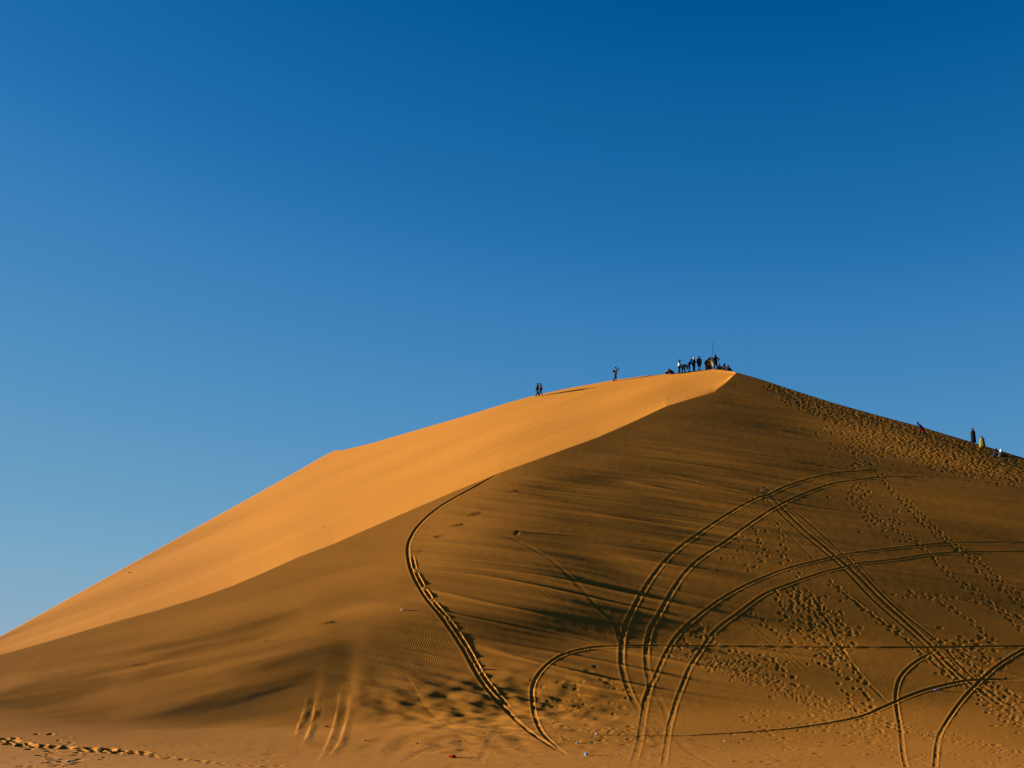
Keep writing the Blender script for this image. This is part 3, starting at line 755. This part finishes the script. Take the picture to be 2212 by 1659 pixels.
person(1735 * S, 929 * S, 38.5, 'pray', R_ - 35, 'person in black coat and trousers wearing a white headscarf',
       [('trousers', 'black', dict(k=1.1)), ('coat', 'black', dict(k=1.15, long=.15)), ('shoes', 'black'), ('headscarf', 'pink')], G)
person(1748.5 * S, 926 * S, 32.5, 'stand', 290, 'stout person in olive jacket with bare shins, standing apart facing the camera',
       [('shorts', 'black'), ('jacket', 'olive', dict(k=1.38, long=.1)), ('shoes', 'darkred'), ('hair', 'hair')], G)
person(1766 * S, 923.5 * S, 28, 'lean', R_ + 15, 'person in dark maroon top and black trousers beside the orange dress',
       [('trousers', 'black', dict(k=1.1)), ('jacket', 'maroon', dict(k=1.12)), ('shoes', 'black'), ('hair', 'hair')], G)
person(1771.5 * S, 923 * S, 26.5, 'stand', 280, 'person in long orange and rust dress in the middle of the summit group',
       [('dress', 'orange', dict(w0=.22, w1=.22, z1=.08)), ('headscarf', 'maroon')], G)
pp, Pp = person(1776 * S, 922.5 * S, 27.5, 'pole', 300, 'person in dark brown robe holding the tall thin pole upright',
       [('robe', 'brown', dict(w0=.21, w1=.22, z1=.08)), ('headscarf', 'black')], G)
person(1781.5 * S, 922 * S, 26, 'stand', 250, 'person in cream top and pale trousers half hidden behind the plaid-coated one',
       [('trousers', 'cream'), ('shirt', 'cream', dict(k=1.0)), ('shoes', 'brown'), ('hair', 'hair')], G)
person(1789.5 * S, 922.5 * S, 34.5, 'akimbo', 262, 'broad person in plum hooded coat with one hand on the hip',
       [('trousers', 'jeans', dict(k=1.1)), ('coat', 'plum', dict(k=1.28)), ('shoes', 'black'), ('hood', 'grey')], G)
person(1798 * S, 923 * S, 14, 'sit', 330, 'person in black cloak seated on the crest, leftmost of the three sitting women',
       [('robe', 'black', dict(w0=.24, w1=.46, z1=.0, seated=True)), ('headscarf', 'maroon')], 'women in dark cloaks seated by the summit')
person(1811 * S, 923.5 * S, 15, 'sit', 300, 'person in black cloak seated upright, middle of the three sitting women',
       [('robe', 'black', dict(w0=.24, w1=.36, z1=.0, seated=True, seed=2)), ('headscarf', 'black', dict(r=1.15))], 'women in dark cloaks seated by the summit')
person(1820.5 * S, 925 * S, 13.5, 'sit', 340, 'person in purplish grey cloak seated nearest the peak, rightmost of the three sitting women',
       [('robe', 'plum', dict(w0=.22, w1=.42, z1=.0, seated=True, seed=4)), ('headscarf', 'black')], 'women in dark cloaks seated by the summit')
person(2306 * S, 1090.5 * S, 32, 'climb', L_ - 8, 'person in dark jacket and red skirt striding up the right-hand ridge',
       [('trousers', 'black'), ('coat', 'navy', dict(k=1.12)), ('shorts', 'red'), ('shoes', 'black'), ('headscarf', 'black')], None)
person(2434 * S, 1103 * S, 32.5, 'pray', 235, 'person in long black robe standing upright on the right-hand ridge',
       [('robe', 'black', dict(w0=.24, w1=.26, z1=.03)), ('headscarf', 'black', dict(r=1.08))], None)
person(2457 * S, 1121 * S, 29, 'stand', 255, 'person wrapped in yellow and cream shawl just below the black robed one',
       [('trousers', 'black'), ('shawl', 'yellow', dict(w0=.27, w1=.33, z1=.24, fold=.14)), ('shoes', 'black'), ('headscarf', 'brown')], None)
person(2490 * S, 1139.5 * S, 17, 'sit', 320, 'person in navy cloak seated on the right-hand ridge beside the white headscarf',
       [('robe', 'navy', dict(w0=.22, w1=.34, z1=.0, seated=True, seed=1)), ('headscarf', 'black')], None)
person(2503 * S, 1142 * S, 17, 'sit', 340, 'person in grey wearing a long white headscarf, seated lowest on the right-hand ridge',
       [('robe', 'grey', dict(w0=.20, w1=.36, z1=.0, seated=True, seed=3)), ('headscarf', 'white', dict(r=1.2))], None)
def tube(name, pts, radii, mat, n=10, parent=None):
    bm = bmesh.new(); rings = []
    for k_, p in enumerate(pts):
        p = V(p); d = (V(pts[min(k_ + 1, len(pts) - 1)]) - V(pts[max(k_ - 1, 0)])).normalized()
        a = d.orthogonal().normalized(); b = d.cross(a)
        rings.append([bm.verts.new(p + (a * math.cos(2 * math.pi * i / n) + b * math.sin(2 * math.pi * i / n)) * radii[k_]) for i in range(n)])
    for r0, r1 in zip(rings, rings[1:]):
        for i in range(n): bm.faces.new((r0[i], r0[(i + 1) % n], r1[(i + 1) % n], r1[i]))
    bm.faces.new(rings[0]); bm.faces.new(list(reversed(rings[-1]))); bmesh.ops.recalc_face_normals(bm, faces=bm.faces)
    m = bpy.data.meshes.new(name); bm.to_mesh(m); bm.free(); m.polygons.foreach_set('use_smooth', [True] * len(m.polygons))
    return link(name, m, parent, mat)
def tag(o, label, cat, group=None, kind=None):
    o['label'] = label; o['category'] = cat
    if group: o['group'] = group
    return o
def at_person(e, p):
    return Matrix.Translation(e.location) @ e.rotation_euler.to_matrix().to_4x4() @ Matrix.Diagonal((*e.scale, 1)) @ V(p)
# the pole: thin, leaning right, its top bowed by its own weight
hp = at_person(pp, Pp['wrR'] + V((.06, 0, -.01)))
gz = height(hp.x, hp.y)
pts = []
for k_ in range(9):
    t_ = k_ / 8; L = 4.15
    pts.append((hp.x - .10 + .42 * t_ + .10 * t_ * t_, hp.y, gz - .1 + L * t_))
tag(tube('pole', pts, [.042 - .024 * k_ / 8 for k_ in range(9)], cloth('weathered_cane', (.006, .005, .005))), 'tall thin leaning pole rising out of the summit group', 'pole')
# camera in raised hands, backpack on the back
def box_part(name, c, sx, sy, sz, mat, bev=.01, parent=None):
    bm = bmesh.new(); bmesh.ops.create_cube(bm, size=1)
    for v in bm.verts: v.co = V((v.co.x * sx, v.co.y * sy, v.co.z * sz))
    bmesh.ops.bevel(bm, geom=list(bm.edges), offset=bev, segments=3, affect='EDGES')
    for v in bm.verts: v.co += V(c)
    m = bpy.data.meshes.new(name); bm.to_mesh(m); bm.free(); m.polygons.foreach_set('use_smooth', [True] * len(m.polygons))
    return link(name, m, parent, mat)
def holder(name, e, p):
    o = bpy.data.objects.new(name, None); COL.objects.link(o); o.location = at_person(e, p); o.rotation_euler = e.rotation_euler; return o
ho = tag(holder('camera', pc, (.36, 0, 1.53)), 'small black camera held up by the lone person on the crest', 'camera')
dk_ = cloth('black_plastic', (.01, .01, .012), rough=.4)
box_part('camera_body', (0, 0, 0), .06, .14, .10, dk_, parent=ho); tube('lens', [(.03, 0, 0), (.10, 0, 0)], [.036, .034], dk_, parent=ho)
hb = tag(holder('backpack', pc, (-.17, 0, 1.2)), 'dark backpack worn by the lone person taking a photograph', 'backpack')
box_part('pack', (0, 0, 0), .17, .30, .46, M_('navy'), .06, hb); box_part('pocket', (-.1, 0, -.08), .06, .24, .22, M_('black'), .025, hb)
for s_ in (1, -1): tube('strap', [(.08, s_ * .09, .2), (.17, s_ * .1, .24), (.28, s_ * .1, .1), (.22, s_ * .12, -.1), (.08, s_ * .12, -.18)], [.018] * 5, M_('black'), 6, hb)
hc = tag(holder('handbag', p3, (.40, 0, 1.06)), 'small dark bag held out by the person in white shirt', 'bag')
box_part('pouch', (0, 0, 0), .10, .14, .13, M_('navy'), .03, hc); tube('handle', [(0, -.05, .05), (0, -.03, .13), (0, .03, .13), (0, .05, .05)], [.008] * 4, M_('black'), 6, hc)
def crumple(name, px, py, sx, sy, sz, mat, label, cat, group=None, seed=0, kind='bag', lift=.3, yaw=None):
    """crumpled scrap or bag: faceted, folded, resting on the sand"""
    x, y = ground(px, py); z = height(x, y)
    r = random.Random(seed)
    bm = bmesh.new(); bmesh.ops.create_icosphere(bm, subdivisions=3, radius=1)
    for v in bm.verts:
        n_ = mnoise.noise(v.co * 1.6 + V((seed * 3.1, 0, 0))) * .55 + mnoise.noise(v.co * 4.3 + V((0, seed * 1.7, 0))) * .3
        v.co = v.co * (1 + n_)
        if v.co.z < -.35: v.co.z = -.35
        v.co = V((v.co.x * sx / 2, v.co.y * sy / 2, v.co.z * sz / 2))
    m = bpy.data.meshes.new(name); bm.to_mesh(m); bm.free()
    o = link(name, m, None, mat); o.location = (x, y, z + sz * .14); o.rotation_euler = (0, 0, r.random() * 6 if yaw is None else yaw)
    return tag(o, label, cat, group)
def bottle(px, py, label, col, yaw, L=.24):
    x, y = ground(px, py); z = height(x, y)
    e = bpy.data.objects.new('plastic_bottle', None); COL.objects.link(e); e.location = (x, y, z + .03); e.rotation_euler = (0, 0, yaw)
    tag(e, label, 'bottle', 'litter on the sand')
    tube('bottle_body', [(-L / 2, 0, 0), (-L / 2 + .01, 0, 0), (-.02, 0, 0), (.02, 0, 0), (L * .3, 0, 0), (L * .42, 0, 0), (L * .5, 0, 0)], [.03, .036, .034, .036, .036, .016, .014], col, 14, e)
    tube('bottle_cap', [(L * .5, 0, 0), (L * .58, 0, 0)], [.018, .018], cm('cap_blue', (.02, .08, .35)), 12, e)
PW = cm('white_plastic', (.20, .21, .23), rough=.5); PB = cm('blue_plastic', (.04, .09, .28), rough=.5); PR = cm('red_plastic', (.26, .008, .006), rough=.6); PD = cm('dark_rag', (.02, .015, .012)); PP = cm('pale_blue_plastic', (.14, .18, .26), rough=.5)
LG = 'litter on the sand'
crumple('plastic_bag', 978, 1636.5, .42, .3, .22, PR, 'crumpled red bag on the flat sand at the foot of the dune', 'bag', LG, 1)
crumple('cloth_scrap', 706, 1570, .24, .2, .12, PR, 'small red scrap lying between the old buried ruts', 'scrap', LG, 2)
crumple('plastic_bag', 1266, 1631.5, .24, .2, .24, PP, 'pale blue and white bag by the end of the long curved track', 'bag', LG, 3)
crumple('plastic_bag', 148, 1646, .30, .22, .12, PP, 'white bag beside the footprints in the bottom left corner', 'bag', LG, 4)
crumple('paper_scrap', 573, 1385, .26, .14, .10, PW, 'white scrap with a drag mark halfway up the left slope', 'scrap', LG, 5)
crumple('paper_scrap', 868, 1318, .18, .16, .14, PW, 'white scrap on the slope left of the long curved track', 'scrap', LG, 6)
bottle(1043, 1446, 'clear bottle lying just right of the long curved track', PP, .3, .30)
crumple('paper_scrap', 787, 1600, .26, .16, .08, PW, 'white scrap alone on the flat sand left of centre', 'scrap', LG, 8)
crumple('plastic_bag', 2022, 1491, .36, .18, .08, PB, 'flat blue bag beside the crossing tracks at lower right', 'bag', LG, 9, yaw=-.3)
crumple('cloth_scrap', 1114, 1149, .34, .26, .20, PD, 'dark lump on the upper middle slope', 'scrap', LG, 10)
crumple('paper_scrap', 1288, 1587, .14, .12, .10, PW, 'tiny white scrap at the left end of the horizontal lower track', 'scrap', LG, 11)
crumple('plastic_bag', 1246, 1605, .14, .12, .10, PP, 'tiny pale blue scrap just left of the curved track end', 'scrap', LG, 12)
crumple('paper_scrap', 278, 1237, .34, .26, .06, PW, 'pale scrap lying on the sunlit face near the left skyline', 'scrap', LG, 13)
crumple('paper_scrap', 698, 1137, .22, .18, .05, PW, 'small pale scrap on the sunlit face near the shade line', 'scrap', LG, 14)
crumple('cloth_scrap', 902, 1607, .12, .10, .10, PD, 'small dark scrap on the flat sand left of the red bag', 'scrap', LG, 15)
crumple('cloth_scrap', 1404, 812, .40, .22, .14, PR, 'red cloth lying on the crest left of the summit group', 'cloth', None, 16)
crumple('cloth_scrap', 1441, 863, .16, .12, .10, PR, 'tiny red scrap high on the sunlit face near the shade line', 'scrap', LG, 17)
crumple('cloth_scrap', 2032, 1398 - 18 + 40, .18, .14, .10, PR, 'dull red scrap between the diagonal tracks at right', 'scrap', LG, 18)
crumple('paper_scrap', 1566, 1602, .12, .10, .10, PW, 'tiny white scrap right of the two lower vertical tracks', 'scrap', LG, 19)
